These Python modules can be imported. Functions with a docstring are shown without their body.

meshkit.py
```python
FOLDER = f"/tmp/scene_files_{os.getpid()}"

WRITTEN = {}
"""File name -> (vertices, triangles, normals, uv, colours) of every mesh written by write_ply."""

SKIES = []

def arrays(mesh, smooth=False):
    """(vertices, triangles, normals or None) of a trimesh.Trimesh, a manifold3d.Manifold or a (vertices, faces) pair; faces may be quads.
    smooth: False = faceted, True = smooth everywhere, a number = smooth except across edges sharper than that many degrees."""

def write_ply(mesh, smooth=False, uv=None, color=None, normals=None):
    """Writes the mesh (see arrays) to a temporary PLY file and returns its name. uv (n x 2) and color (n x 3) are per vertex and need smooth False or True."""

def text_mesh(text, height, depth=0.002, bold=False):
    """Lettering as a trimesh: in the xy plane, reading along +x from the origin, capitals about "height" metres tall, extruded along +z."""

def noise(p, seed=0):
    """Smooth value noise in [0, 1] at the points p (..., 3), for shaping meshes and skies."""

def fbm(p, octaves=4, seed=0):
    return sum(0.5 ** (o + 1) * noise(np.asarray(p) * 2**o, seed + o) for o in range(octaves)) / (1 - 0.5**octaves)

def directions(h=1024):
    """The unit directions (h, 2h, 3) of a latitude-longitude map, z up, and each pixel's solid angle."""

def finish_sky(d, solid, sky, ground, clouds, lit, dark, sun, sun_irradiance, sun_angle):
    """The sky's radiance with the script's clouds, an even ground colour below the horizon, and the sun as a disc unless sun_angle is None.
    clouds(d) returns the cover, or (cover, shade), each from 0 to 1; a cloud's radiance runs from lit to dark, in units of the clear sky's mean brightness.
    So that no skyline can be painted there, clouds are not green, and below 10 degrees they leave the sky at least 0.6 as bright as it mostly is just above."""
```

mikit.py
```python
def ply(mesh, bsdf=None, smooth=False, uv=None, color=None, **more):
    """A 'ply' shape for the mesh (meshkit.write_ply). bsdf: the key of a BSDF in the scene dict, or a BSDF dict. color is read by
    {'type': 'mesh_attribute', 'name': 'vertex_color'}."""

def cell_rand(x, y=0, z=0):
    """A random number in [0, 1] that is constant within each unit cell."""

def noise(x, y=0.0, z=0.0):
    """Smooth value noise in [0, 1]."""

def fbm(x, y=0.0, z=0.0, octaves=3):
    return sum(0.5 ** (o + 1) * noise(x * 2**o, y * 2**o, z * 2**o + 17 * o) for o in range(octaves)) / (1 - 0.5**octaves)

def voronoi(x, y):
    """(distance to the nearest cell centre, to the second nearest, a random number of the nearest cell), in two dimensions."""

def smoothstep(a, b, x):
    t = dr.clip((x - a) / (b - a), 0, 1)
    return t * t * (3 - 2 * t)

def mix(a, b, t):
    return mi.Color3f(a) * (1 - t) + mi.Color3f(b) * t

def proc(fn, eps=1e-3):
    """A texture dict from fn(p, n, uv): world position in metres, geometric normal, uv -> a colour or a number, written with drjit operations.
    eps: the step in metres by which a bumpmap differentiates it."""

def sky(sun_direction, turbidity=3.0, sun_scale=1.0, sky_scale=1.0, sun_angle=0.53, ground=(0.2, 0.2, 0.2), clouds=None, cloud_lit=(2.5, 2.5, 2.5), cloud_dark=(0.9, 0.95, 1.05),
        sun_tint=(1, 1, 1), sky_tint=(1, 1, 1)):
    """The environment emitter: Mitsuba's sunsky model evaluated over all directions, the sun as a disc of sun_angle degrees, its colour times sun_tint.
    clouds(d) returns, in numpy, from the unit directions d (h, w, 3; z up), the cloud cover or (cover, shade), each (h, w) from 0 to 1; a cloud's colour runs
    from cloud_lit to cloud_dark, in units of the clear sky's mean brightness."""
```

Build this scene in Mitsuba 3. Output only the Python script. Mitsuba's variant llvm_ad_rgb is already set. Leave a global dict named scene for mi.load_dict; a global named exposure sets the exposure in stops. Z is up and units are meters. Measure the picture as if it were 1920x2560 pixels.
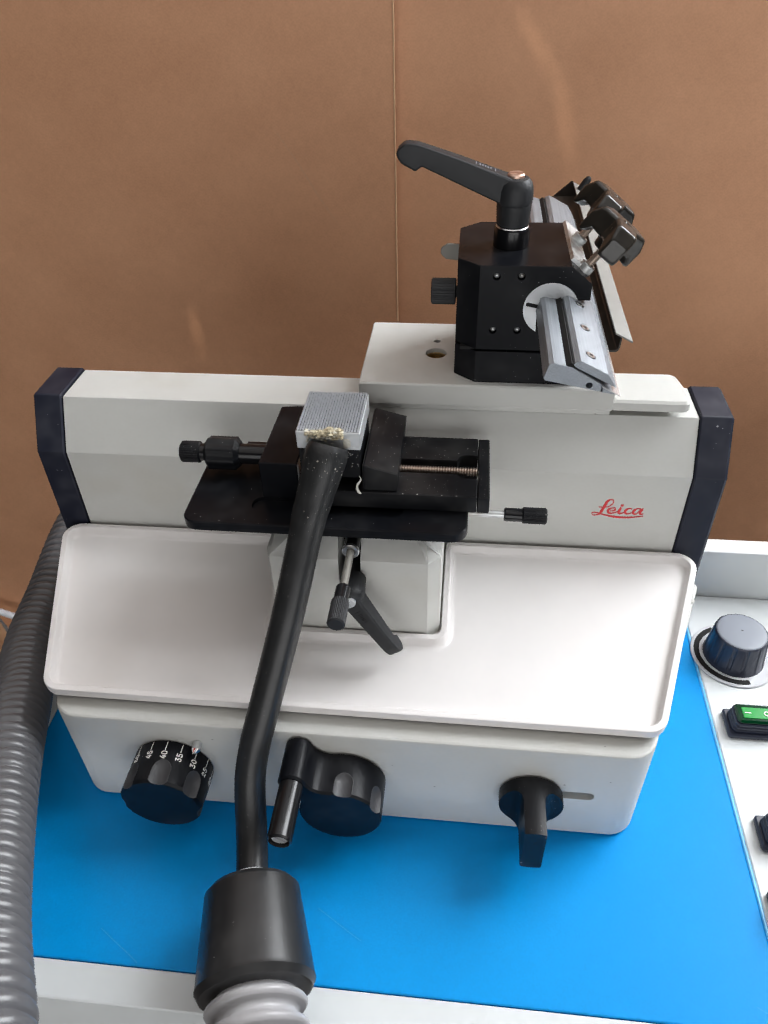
import math, random
import numpy as np, trimesh, manifold3d as m3, drjit as dr, mitsuba as mi
import shapely, shapely.geometry as sg, shapely.affinity as sa
import mikit, meshkit
from mikit import proc, noise, fbm, cell_rand, smoothstep, mix

random.seed(7)
rng = np.random.default_rng(7)
T4 = mi.ScalarTransform4f
scene, labels = {"type": "scene"}, {}

# ------------------------------------------------------------------ camera, light, exposure
EYE = [0.05713, -0.38299, 0.44099]
FWD = [-0.095919, 0.767789, -0.633482]
UP = [-0.046630, 0.632251, 0.773359]
scene["camera"] = {
    "type": "thinlens", "fov": 53.132, "fov_axis": "x", "near_clip": 0.02, "far_clip": 30.0,
    "aperture_radius": 0.0007, "focus_distance": 0.47,
    "to_world": T4().look_at(origin=EYE, target=[a + b for a, b in zip(EYE, FWD)], up=UP),
}
exposure = 0.28
WINDOW = [12.6, 13.0, 13.4]          # daylight through the window on the right
FRONT = [1.66, 1.66, 1.66]           # added fill from the viewer's side, standing in for the room
OVERHEAD_FILL = [0.46, 0.425, 0.40]  # added overhead fill panel in place of light bounced round the room


def quad(name, origin, u, v, radiance, label):
    o, u, v = (np.array(x, float) for x in (origin, u, v))
    mesh = (np.array([o, o + u, o + u + v, o + v]), np.array([[0, 1, 2], [0, 2, 3]]))
    scene[name] = mikit.ply(mesh, {"type": "diffuse", "reflectance": {"type": "rgb", "value": [0.6, 0.6, 0.6]}})
    scene[name]["emitter"] = {"type": "area", "radiance": {"type": "rgb", "value": radiance}}
    labels[name] = {"label": label, "category": "window", "kind": "structure"}


quad("window", (1.25, 1.35, 0.70), (0, -1.30, 0), (0, 0, 1.70), WINDOW, "bright daylight window to the right of the workbench")
quad("window_001", (1.60, -1.90, -0.55), (-2.3, 0, 0), (0, 0, 1.35), FRONT, "added glowing panel for front fill, standing in for the room behind the viewer")
quad("overhead_fill", (-1.8, -2.2, 2.3), (0, 3.4, 0), (3.6, 0, 0), OVERHEAD_FILL, "added glowing panel overhead, standing in for room bounce")


# unseen spot lamps added to draw faint glints on the cardboard
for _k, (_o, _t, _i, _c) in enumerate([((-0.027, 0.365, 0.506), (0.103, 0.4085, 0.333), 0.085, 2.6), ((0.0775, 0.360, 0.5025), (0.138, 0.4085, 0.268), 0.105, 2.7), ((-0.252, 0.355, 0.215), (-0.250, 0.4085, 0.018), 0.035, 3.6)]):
    scene[f"glint_spot_{_k + 1:03d}"] = {"type": "spot", "cutoff_angle": _c, "beam_width": 0.3, "intensity": {"type": "rgb", "value": [_i, _i * 0.93, _i * 0.80]},
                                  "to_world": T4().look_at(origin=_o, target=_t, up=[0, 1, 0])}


# ------------------------------------------------------------------ materials
def rgb(*c):
    return {"type": "rgb", "value": list(c if len(c) == 3 else c * 3)}


def pbr(name, base, rough=0.5, metal=0.0, spec=0.5, **more):
    scene[name] = {"type": "twosided", "bsdf": {"type": "principled", "base_color": base if isinstance(base, dict) else rgb(*base), "roughness": rough, "metallic": metal, "specular": spec, **more}}


def speck(p, cell, rate, size, seed=0.0):
    """little round flecks of dust, one in some of the cells"""
    x, y, z = p.x / cell, p.y / cell, p.z / cell
    i, j, k = dr.floor(x), dr.floor(y), dr.floor(z)
    on = cell_rand(i + seed, j, k) < rate
    fx, fy, fz = x - i - 0.5, y - j - 0.5, z - k - 0.5
    rr = size * (0.35 + cell_rand(i, j + seed, k + 5))
    return dr.select(on & (fx * fx + fy * fy * 1.8 + fz * fz < rr * rr), 1.0, 0.0)


def f_paint(p, n, uv):
    g = fbm(p.x * 900, p.y * 900, p.z * 900, 2) - 0.5
    d = smoothstep(0.55, 0.8, fbm(p.x * 22, p.y * 22, p.z * 22, 3))
    c = mix((0.490, 0.492, 0.468), (0.465, 0.455, 0.415), 0.6 * d) * (1 + 0.035 * g)
    s = speck(p, 0.006, 0.012, 0.10, 3.0)
    return mix(c, (0.18, 0.17, 0.15), s * 0.6)


def f_tray(p, n, uv):
    d = smoothstep(0.5, 0.85, fbm(p.x * 14 + 3, p.y * 14, p.z * 6, 3))
    c = mix((0.640, 0.618, 0.606), (0.610, 0.582, 0.562), d)
    return mix(c, (0.2, 0.18, 0.15), speck(p, 0.010, 0.02, 0.05, 9.0) * 0.8)


def dusty(base, dust, rate, cell=0.0032, size=0.16, seed=1.0, haze=0.25):
    def fn(p, n, uv):
        patch = smoothstep(0.35, 0.75, fbm(p.x * 45 + seed, p.y * 45, p.z * 45, 2))
        s = speck(p, cell, rate, size, seed) * patch + speck(p, cell * 0.45, rate * 0.8, size, seed + 2) * patch
        film = fbm(p.x * 130, p.y * 130 + seed, p.z * 130, 2) * patch * haze
        return mix(mix(base, dust, film * 0.12), dust, dr.clip(s, 0, 1) * 0.75)
    return proc(fn)


def f_card(p, n, uv):
    fib = fbm(p.x * 240, p.y * 20, p.z * 110, 3)
    blot = fbm(p.x * 19 + 5, p.y * 5, p.z * 19, 4)
    fine = fbm(p.x * 900, p.y * 100, p.z * 700, 2)
    wide = fbm(p.x * 3.1 + 2, p.y * 1, p.z * 3.1, 2)
    c = mix((0.410, 0.196, 0.104), (0.680, 0.375, 0.220), 0.15 * fib + 0.34 * blot + 0.27 * fine + 0.24 * wide)
    # long thin handling scratches
    u = p.x + 0.62 * p.z
    sc = smoothstep(0.0008, 0.0001, dr.abs(u + 0.002 * noise(p.z * 30) - 0.0290)) * smoothstep(0.165, 0.185, p.z) * smoothstep(0.27, 0.25, p.z) * smoothstep(0.0, -0.05, p.x)
    return mix(c, (0.46, 0.30, 0.20), 0.5 * sc)


def f_blue(p, n, uv):
    g = fbm(p.x * 1100, p.y * 1100, 0.5, 2)
    w = fbm(p.x * 18, p.y * 18, 2.5, 3)
    c = mix((0.000, 0.225, 0.575), (0.000, 0.275, 0.680), 0.6 * g + 0.4 * w)
    s = speck(p, 0.011, 0.06, 0.045, 4.0) + speck(p, 0.005, 0.03, 0.06, 6.0)
    u, v = p.x * 0.5 + p.y * 0.86, p.x * 0.86 - p.y * 0.5
    hair = smoothstep(0.00022, 0.00006, dr.abs((u / 0.043 - dr.floor(u / 0.043) - cell_rand(dr.floor(u / 0.043), dr.floor(v / 0.03))) * 0.043 + 0.0006 * noise(v * 90))) * dr.select(cell_rand(dr.floor(u / 0.043), dr.floor(v / 0.03), 7) < 0.10, 1.0, 0.0)
    return mix(c, (0.30, 0.52, 0.75), dr.clip(s * 0.6 + hair * 0.18, 0, 1))


def f_steel(p, n, uv):
    s = fbm(p.x * 1500, p.y * 25, p.z * 1500, 3)
    b = fbm(p.x * 120, p.y * 60, p.z * 120, 2)
    return mix((0.19, 0.212, 0.235), (0.38, 0.41, 0.445), 0.6 * s + 0.4 * b)


def f_oldsteel(p, n, uv):
    b = smoothstep(0.4, 0.62, fbm(p.x * 160, p.y * 90, p.z * 160, 3))
    r = smoothstep(0.56, 0.72, fbm(p.x * 90 + 7, p.y * 120, p.z * 90, 3))
    return mix(mix((0.46, 0.46, 0.45), (0.62, 0.64, 0.64), b), (0.34, 0.29, 0.23), 0.7 * r)


def f_tube(p, n, uv):
    near = smoothstep(0.165, 0.215, p.z)
    s = speck(p, 0.0022, 0.16, 0.20, 11.0) + speck(p, 0.0011, 0.10, 0.25, 12.0)
    stay = 0.06 + near * smoothstep(0.35, 0.6, fbm(p.x * 120, p.y * 120, p.z * 120, 2))
    base = mix((0.011, 0.0115, 0.012), (0.020, 0.0205, 0.021), fbm(p.x * 150, p.y * 150, p.z * 150, 2))
    return mix(base, (0.42, 0.38, 0.33), dr.clip(s, 0, 1) * stay * 0.8)


pbr("paint", proc(f_paint), 0.55, spec=0.4)
pbr("tray_plastic", proc(f_tray), 0.28, spec=0.5)
pbr("navy", dusty((0.009, 0.011, 0.022), (0.42, 0.42, 0.44), 0.035, 0.0030, 0.17, 2.0, 0.5), 0.48, spec=0.25)
pbr("anodized", dusty((0.004, 0.0045, 0.0062), (0.40, 0.40, 0.40), 0.030, 0.0034, 0.14, 5.0), 0.32, spec=0.13)
pbr("dusty_black", dusty((0.005, 0.0055, 0.0070), (0.45, 0.44, 0.42), 0.11, 0.0026, 0.17, 8.0, 0.5), 0.36, spec=0.16)
pbr("dull_black", (0.016, 0.017, 0.019), 0.5, spec=0.35)
pbr("shiny_black", (0.006, 0.006, 0.007), 0.2, spec=0.35)
pbr("brown_black", dusty((0.018, 0.016, 0.014), (0.25, 0.20, 0.13), 0.08, 0.0035, 0.2, 6.0, 0.8), 0.25, spec=0.5)
pbr("steel", proc(f_steel), 0.44, 0.62)
pbr("old_steel", proc(f_oldsteel), 0.42, 0.75)
pbr("dull_steel", (0.20, 0.19, 0.17), 0.5, 0.4)
pbr("tooth_steel", (0.52, 0.545, 0.575), 0.45, 0.55)
pbr("recess_grey", (0.038, 0.038, 0.041), 0.48, spec=0.4)  # lighter grey for the finger recesses
pbr("bright_steel", (0.72, 0.73, 0.74), 0.25, 1.0)
pbr("satin_steel", (0.62, 0.64, 0.65), 0.5, 0.7)
pbr("thread_steel", (0.50, 0.42, 0.36), 0.32, 0.95)
pbr("brass", (0.42, 0.29, 0.13), 0.38, 0.85)
pbr("copper_screw", (0.62, 0.42, 0.33), 0.35, 0.8)
pbr("guard_white", (0.22, 0.215, 0.20), 0.5, 0.0, 0.3)
pbr("guard_dark", (0.050, 0.040, 0.034), 0.30, 0.3)
pbr("white_print", (0.72, 0.70, 0.66), 0.6)
pbr("red_print", (0.55, 0.030, 0.035), 0.5)
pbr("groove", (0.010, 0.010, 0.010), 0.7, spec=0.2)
pbr("cardboard", proc(f_card), 0.62, spec=0.35)
pbr("card_edge", (0.47, 0.29, 0.17), 0.9, spec=0.1)
pbr("blue_paint", proc(f_blue), 0.38, spec=0.12)
pbr("highlight_blue", (0.10, 0.42, 0.72), 0.3, spec=0.6)
pbr("white_panel", (0.56, 0.585, 0.59), 0.42, spec=0.4)
pbr("grey_hose", (0.090, 0.090, 0.096), 0.30, spec=0.5)
pbr("pale_hose", (0.300, 0.295, 0.300), 0.32, spec=0.5)
pbr("tube_black", proc(f_tube), 0.40, spec=0.5)
pbr("cuff_black", dusty((0.015, 0.015, 0.0155), (0.30, 0.29, 0.28), 0.05, 0.0030, 0.12, 14.0, 0.6), 0.34, spec=0.5)
pbr("knob_cap", (0.17, 0.19, 0.225), 0.38, spec=0.5)
pbr("knob_navy", (0.016, 0.020, 0.036), 0.35, spec=0.5)
pbr("clear_plastic", (0.50, 0.51, 0.53), 0.15, spec=0.5)
pbr("green_rocker", (0.000, 0.25, 0.030), 0.2, spec=0.6)
pbr("green_cover", (0.001, 0.030, 0.010), 0.12, spec=0.6)
pbr("resin", (0.50, 0.44, 0.31), 0.7, spec=0.3)
pbr("pale_resin", (0.62, 0.60, 0.52), 0.6, spec=0.4)
pbr("paper", (0.70, 0.68, 0.62), 0.8, spec=0.2)
pbr("dust", (0.50, 0.48, 0.44), 0.9, spec=0.2)
pbr("cable_white", (0.60, 0.63, 0.68), 0.4)
pbr("floor_grey", (0.10, 0.09, 0.085), 0.8)


# ------------------------------------------------------------------ mesh helpers
def arr(v, f):
    return np.asarray(v, float), np.asarray(f, int)


def solid(mesh):
    v, f = mesh if isinstance(mesh, tuple) else (mesh.vertices, mesh.faces)
    f = np.asarray(f, np.uint32)
    if f.shape[1] == 4:
        f = np.vstack([f[:, [0, 1, 2]], f[:, [0, 2, 3]]])
    s = m3.Manifold(m3.Mesh(vert_properties=np.asarray(v, np.float32), tri_verts=f.astype(np.uint32)))
    if s.status() != m3.Error.NoError or s.volume() <= 0:
        raise ValueError(f"mesh not solid: {s.status()} {s.volume()}")
    return s


def tris(m):
    if hasattr(m, "to_mesh"):
        q = m.to_mesh()
        return np.array(q.vert_properties[:, :3], float), np.array(q.tri_verts, int)
    if isinstance(m, tuple):
        v, f = arr(*m)
        if f.shape[1] == 4:
            f = np.vstack([f[:, [0, 1, 2]], f[:, [0, 2, 3]]])
        return v, f
    return np.array(m.vertices), np.array(m.faces)


def join(*ms):
    vs, fs, n = [], [], 0
    for m in ms:
        v, f = tris(m)
        vs.append(v); fs.append(f + n); n += len(v)
    return np.vstack(vs), np.vstack(fs)


def union(*ms):
    out = ms[0]
    for m in ms[1:]:
        out = out + m
    return out


def ccw(p):
    p = np.asarray(p, float)
    a = np.sum(p[:, 0] * np.roll(p[:, 1], -1) - np.roll(p[:, 0], -1) * p[:, 1])
    return p if a > 0 else p[::-1]


def fillet(pts, r, n=6):
    """round the corners of a polygon; r a number or one per corner"""
    p = np.asarray(pts, float)
    rs = np.broadcast_to(r, (len(p),)).astype(float)
    if np.sum(p[:, 0] * np.roll(p[:, 1], -1) - np.roll(p[:, 0], -1) * p[:, 1]) < 0:
        p, rs = p[::-1], rs[::-1]
    out = []
    for i in range(len(p)):
        a, b, c, rr = p[i - 1], p[i], p[(i + 1) % len(p)], rs[i]
        if rr <= 0:
            out.append(b); continue
        u, v = (a - b) / np.linalg.norm(a - b), (c - b) / np.linalg.norm(c - b)
        half = math.acos(np.clip(u @ v, -1, 1)) / 2
        d = min(rr / math.tan(half), 0.49 * np.linalg.norm(a - b), 0.49 * np.linalg.norm(c - b))
        rr = d * math.tan(half)
        bis = (u + v) / np.linalg.norm(u + v)
        ctr = b + bis * rr / math.sin(half)
        s, e = b + u * d - ctr, b + v * d - ctr
        a0, a1 = math.atan2(s[1], s[0]), math.atan2(e[1], e[0])
        da = (a1 - a0 + math.pi) % (2 * math.pi) - math.pi
        out += [ctr + rr * np.array([math.cos(a0 + da * t), math.sin(a0 + da * t)]) for t in np.linspace(0, 1, n)]
    return np.array(out)


def inset(p, d):
    e = np.roll(p, -1, 0) - p
    nrm = np.stack([-e[:, 1], e[:, 0]], 1)
    nrm /= np.maximum(np.linalg.norm(nrm, axis=1, keepdims=True), 1e-12)
    a, b = np.roll(nrm, 1, 0), nrm
    return p + (a + b) / np.maximum(1 + np.sum(a * b, 1, keepdims=True), 0.2) * d


def loft(poly, levels, axis="z"):
    """rings of one polygon, each inset by d at height h: a bevelled prism (heights rise along the axis)"""
    p = ccw(poly)
    n = len(p)
    rings = [np.column_stack([inset(p, d), np.full(n, h)]) for d, h in levels]
    v = np.vstack(rings)
    i = np.arange(n); j = (i + 1) % n
    f = []
    for k in range(len(levels) - 1):
        a, b = k * n, (k + 1) * n
        f += [np.column_stack([a + i, a + j, b + j]), np.column_stack([a + i, b + j, b + i])]
    c0 = np.array(m3.triangulate([rings[0][:, :2]]))
    c1 = np.array(m3.triangulate([rings[-1][:, :2]]))
    f += [c0[:, ::-1], c1 + (len(levels) - 1) * n]
    f = np.vstack(f)
    if axis == "y":                      # polygon in (x, z)
        v, f = v[:, [0, 2, 1]], f[:, ::-1]
    elif axis == "x":                    # polygon in (y, z)
        v = v[:, [2, 0, 1]]
    return v, f


def prism(poly, h0, h1, b=0.0006, axis="z", b0=None):
    b0 = b if b0 is None else b0
    lev = ([(b0, h0), (0, h0 + b0)] if b0 else [(0, h0)]) + ([(0, h1 - b), (b, h1)] if b else [(0, h1)])
    return loft(poly, lev, axis)


def box(x0, x1, y0, y1, z0, z1, b=0.0006, r=None, axis="z"):
    lo, hi = dict(z=((x0, y0), (x1, y1)), y=((x0, z0), (x1, z1)), x=((y0, z0), (y1, z1)))[axis]
    h = dict(z=(z0, z1), y=(y0, y1), x=(x0, x1))[axis]
    p = [(lo[0], lo[1]), (hi[0], lo[1]), (hi[0], hi[1]), (lo[0], hi[1])]
    return prism(fillet(p, b if r is None else r, 4), h[0], h[1], b, axis)


def frame(d):
    d = np.asarray(d, float) / np.linalg.norm(d)
    a = np.cross(d, [0, 0, 1.0] if abs(d[2]) < 0.9 else [1.0, 0, 0])
    a /= np.linalg.norm(a)
    return a, np.cross(d, a), d


def lathe(o, d, prof, seg=48, mod=None):
    """a turned solid: profile (t along d, radius), closed at both ends; mod(theta, t) scales the radius"""
    a, b, d = frame(d)
    th = np.arange(seg) * 2 * np.pi / seg
    rings = []
    for t, r in prof:
        k = mod(th, t) if mod else np.ones(seg)
        rings.append(np.asarray(o, float) + d * t + (r * k * np.cos(th))[:, None] * a + (r * k * np.sin(th))[:, None] * b)
    m = len(prof)
    v = np.vstack(rings + [[np.asarray(o, float) + d * prof[0][0]], [np.asarray(o, float) + d * prof[-1][0]]])
    i = np.arange(seg); j = (i + 1) % seg
    f = []
    for k in range(m - 1):
        f += [np.column_stack([k * seg + i, k * seg + j, (k + 1) * seg + j]), np.column_stack([k * seg + i, (k + 1) * seg + j, (k + 1) * seg + i])]
    f += [np.column_stack([np.full(seg, m * seg), j, i]), np.column_stack([np.full(seg, m * seg + 1), (m - 1) * seg + i, (m - 1) * seg + j])]
    return v, np.vstack(f)


def rod(o, d, length, r, b=0.0004, seg=40):
    return lathe(o, d, [(0, r - b), (b, r), (length - b, r), (length, r - b)], seg)


def knurl(count, depth):
    return lambda th, t: 1 - depth * (0.5 + 0.5 * np.cos(th * count)) ** 2


def knurled(o, d, length, r, count=36, depth=0.06, b=0.0006):
    return lathe(o, d, [(0, r - b), (b, r), (length - b, r), (length, r - b)], count * 6, lambda th, t: np.where((t > b * 0.5) & (t < length - b * 0.5), knurl(count, depth)(th, t), 1 - depth))


def thread(o, d, length, r, pitch=0.001, depth=0.16, seg=28):
    n = int(length / pitch)
    prof = []
    for k in range(n):
        prof += [(k * pitch, r * (1 - depth)), ((k + 0.35) * pitch, r), ((k + 0.6) * pitch, r)]
    prof.append((n * pitch, r * (1 - depth)))
    return lathe(o, d, prof, seg)


def spline(pts, n):
    from scipy.interpolate import CubicSpline
    p = np.asarray(pts, float)
    s = np.r_[0, np.cumsum(np.linalg.norm(np.diff(p, axis=0), axis=1))]
    return CubicSpline(s, p)(np.linspace(0, s[-1], n)), s[-1]


def sweep(path, radius, seg=32, flat=None, cap=True):
    """a tube along a path; radius one per point, flat(theta, k) scales it"""
    p = np.asarray(path, float)
    t = np.gradient(p, axis=0)
    t /= np.linalg.norm(t, axis=1, keepdims=True)
    a = frame(t[0])[0]
    th = np.arange(seg) * 2 * np.pi / seg
    rr = np.broadcast_to(radius, (len(p),))
    v = []
    for k in range(len(p)):
        a = a - t[k] * (a @ t[k]); a /= np.linalg.norm(a)
        b = np.cross(t[k], a)
        s = rr[k] * (flat(th, k) if flat else np.ones(seg))
        v.append(p[k] + (s * np.cos(th))[:, None] * a + (s * np.sin(th))[:, None] * b)
    m = len(p)
    v = np.vstack(v + [[p[0]], [p[-1]]])
    i = np.arange(seg); j = (i + 1) % seg
    f = []
    for k in range(m - 1):
        f += [np.column_stack([k * seg + i, k * seg + j, (k + 1) * seg + j]), np.column_stack([k * seg + i, (k + 1) * seg + j, (k + 1) * seg + i])]
    if cap:
        f += [np.column_stack([np.full(seg, m * seg), j, i]), np.column_stack([np.full(seg, m * seg + 1), (m - 1) * seg + i, (m - 1) * seg + j])]
    return v, np.vstack(f)


def place(m, M, o):
    """local axes given by the columns of M, moved to o"""
    v, f = tris(m)
    return v @ np.asarray(M, float).T + np.asarray(o, float), f


def area_mesh(shape, depth):
    ms = [trimesh.creation.extrude_polygon(g, depth, engine="earcut") for g in getattr(shape, "geoms", [shape]) if g.area > 0]
    return join(*ms)


def add(key, mesh, mat, smooth=30, label=None, **more):
    k, n = key, 0
    while k in scene:
        n += 1
        k = f"{key}_{n:03d}"
    v, f = tris(mesh)
    scene[k] = mikit.ply((v, f), mat, smooth)
    if label:
        labels[k] = {"label": label, **more}
    elif more:
        labels[k] = dict(more)
    return k


def thing(name, label, cat, group=None, kind=None):
    labels[name] = {"label": label, "category": cat}
    if group:
        labels[name]["group"] = group
    if kind:
        labels[name]["kind"] = kind
    return name


PI = math.pi

# ------------------------------------------------------------------ the setting
scene["floor"] = mikit.ply(box(-3.5, 3.5, -3.5, 3.5, -0.86, -0.82, 0), "floor_grey")
labels["floor"] = {"label": "dark grey floor under the workbench", "category": "floor", "kind": "structure"}

# corrugated cardboard: the left sheet stands a little in front of the right one
cb = thing("cardboard_sheet", "brown cardboard sheet standing behind the left half of the machine", "cardboard")
pl = [(-1.05, -0.16), (-0.80, -0.30), (-0.672, -0.468), (-0.640, -0.60), (-0.0195, -0.60), (-0.0195, 0.95), (-1.05, 0.95)]
add(cb + "__panel", loft(pl, [(0.0, 0.400), (0.0, 0.4032)], "y"), "cardboard", False)
add(cb + "__cut_edge", box(-0.0197, -0.0183, 0.3996, 0.4034, -0.60, 0.95, 0.0003), "card_edge", 30, "pale cut edge of the left cardboard sheet")
cb2 = thing("cardboard_sheet_001", "brown cardboard sheet standing behind the knife block and right half of the machine", "cardboard")
add(cb2, loft([(-0.25, -0.60), (0.498, -0.60), (0.498, 0.95), (-0.25, 0.95)], [(0.0, 0.4105), (0.0, 0.4150)], "y"), "cardboard", False)
fl = thing("cardboard_flap", "folded pale brown cardboard flap at the lower left behind the grey hose", "cardboard flap")
add(fl, loft([(-0.80, -0.305), (-0.675, -0.47), (-0.660, -0.62), (-0.668, -0.62), (-0.686, -0.475), (-0.81, -0.31)], [(0, 0.34), (0, 0.398)], "y"), "card_edge", False)

# ------------------------------------------------------------------ the workbench
wb = thing("workbench", "white bench with a blue top, raised rear ledge and control panel on the right", "workbench")
add(wb + "__frame", box(-0.232, 0.55, -0.2545, 0.082, -0.035, -0.0035, 0.0012), "white_panel", 30)
add(wb + "__front_strip", box(-0.2325, 0.2335, -0.2550, -0.2368, -0.0036, 0.0, 0.0008), "white_panel", 30, "white strip along the front of the blue top")
add(wb + "__side_strip", box(-0.2325, -0.2156, -0.2362, 0.0664, -0.0036, -0.0002, 0.0006), "white_panel", 30, "white strip left of the blue top")
add(wb + "__apron", box(-0.230, 0.55, -0.2505, -0.236, -0.16, -0.0352, 0.0008), "white_panel", 30, "front face of the bench below its top")
add(wb + "__carcass", box(-0.226, 0.55, -0.2355, 0.075, -0.815, -0.0354, 0.0008), "white_panel", 30)
add(wb + "__blue_top", box(-0.2150, 0.2318, -0.2362, 0.0664, -0.0034, 0.0, 0.0006), "blue_paint", 30, "blue painted panel under the machine")
add(wb + "__edge_highlight", box(0.2319, 0.2338, -0.2362, 0.0664, -0.0034, 0.0004, 0.0006), "highlight_blue", 30, "light blue strip painting the highlight on the edge of the blue top")  # highlight along the rounded blue edge, put in as a lighter strip
add(wb + "__control_panel", box(0.2341, 0.55, -0.2550, 0.0664, -0.0036, 0.0, 0.0008), "white_panel", 30, "white panel with the rotary knob and rocker switches")
add(wb + "__rear_ledge", prism(fillet([(0.0668, -0.003), (0.0668, 0.0460), (0.0822, 0.0460), (0.0822, -0.003)], [0, 0.001, 0.001, 0]), -0.232, 0.55, 0.0006, "x"), "white_panel", 30, "white upstand along the back of the bench")

# rotary knob on the control panel
rk = wb + "__rotary_knob"
kx, ky = 0.2605, 0.0060
add(rk, lathe((kx, ky, 0.0012), (0, 0, 1), [(0, 0.0212), (0.004, 0.0205), (0.0235, 0.0183), (0.0248, 0.0172)], 168,
    lambda th, t: 1 - 0.035 * ((np.cos(th * 14) > 0.72) & (t > 0.001) & (t < 0.0236))), "knob_navy", 35, "black fluted rotary knob with a grey cap")
add(rk + "__cap", lathe((kx, ky, 0.0250), (0, 0, 1), [(0, 0.0166), (0.0008, 0.0170), (0.0014, 0.0162), (0.0017, 0.013), (0.0018, 0.006)], 64), "knob_cap", 30, "grey cap of the rotary knob")
add(rk + "__skirt", lathe((kx, ky, 0.0006), (0, 0, 1), [(0, 0.0290), (0.0004, 0.0296), (0.0008, 0.0290)], 72), "clear_plastic", 30, "pale round dial skirt")
_th = np.radians(np.linspace(112, 282, 60))
_ring = sg.Polygon(np.r_[np.column_stack([0.0272 * np.cos(_th), 0.0272 * np.sin(_th)]), np.column_stack([0.0236 * np.cos(_th), 0.0236 * np.sin(_th)])[::-1]])
add(rk + "__dial_band", place(area_mesh(_ring, 0.0003), np.eye(3), (kx, ky, 0.0015)), "groove", 30, "black curved band on the dial skirt")
add(rk + "__dot", box(kx - 0.0008, kx + 0.0009, ky + 0.0004, ky + 0.0009, 0.0267, 0.0270, 0.0001), "groove", 30)


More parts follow.
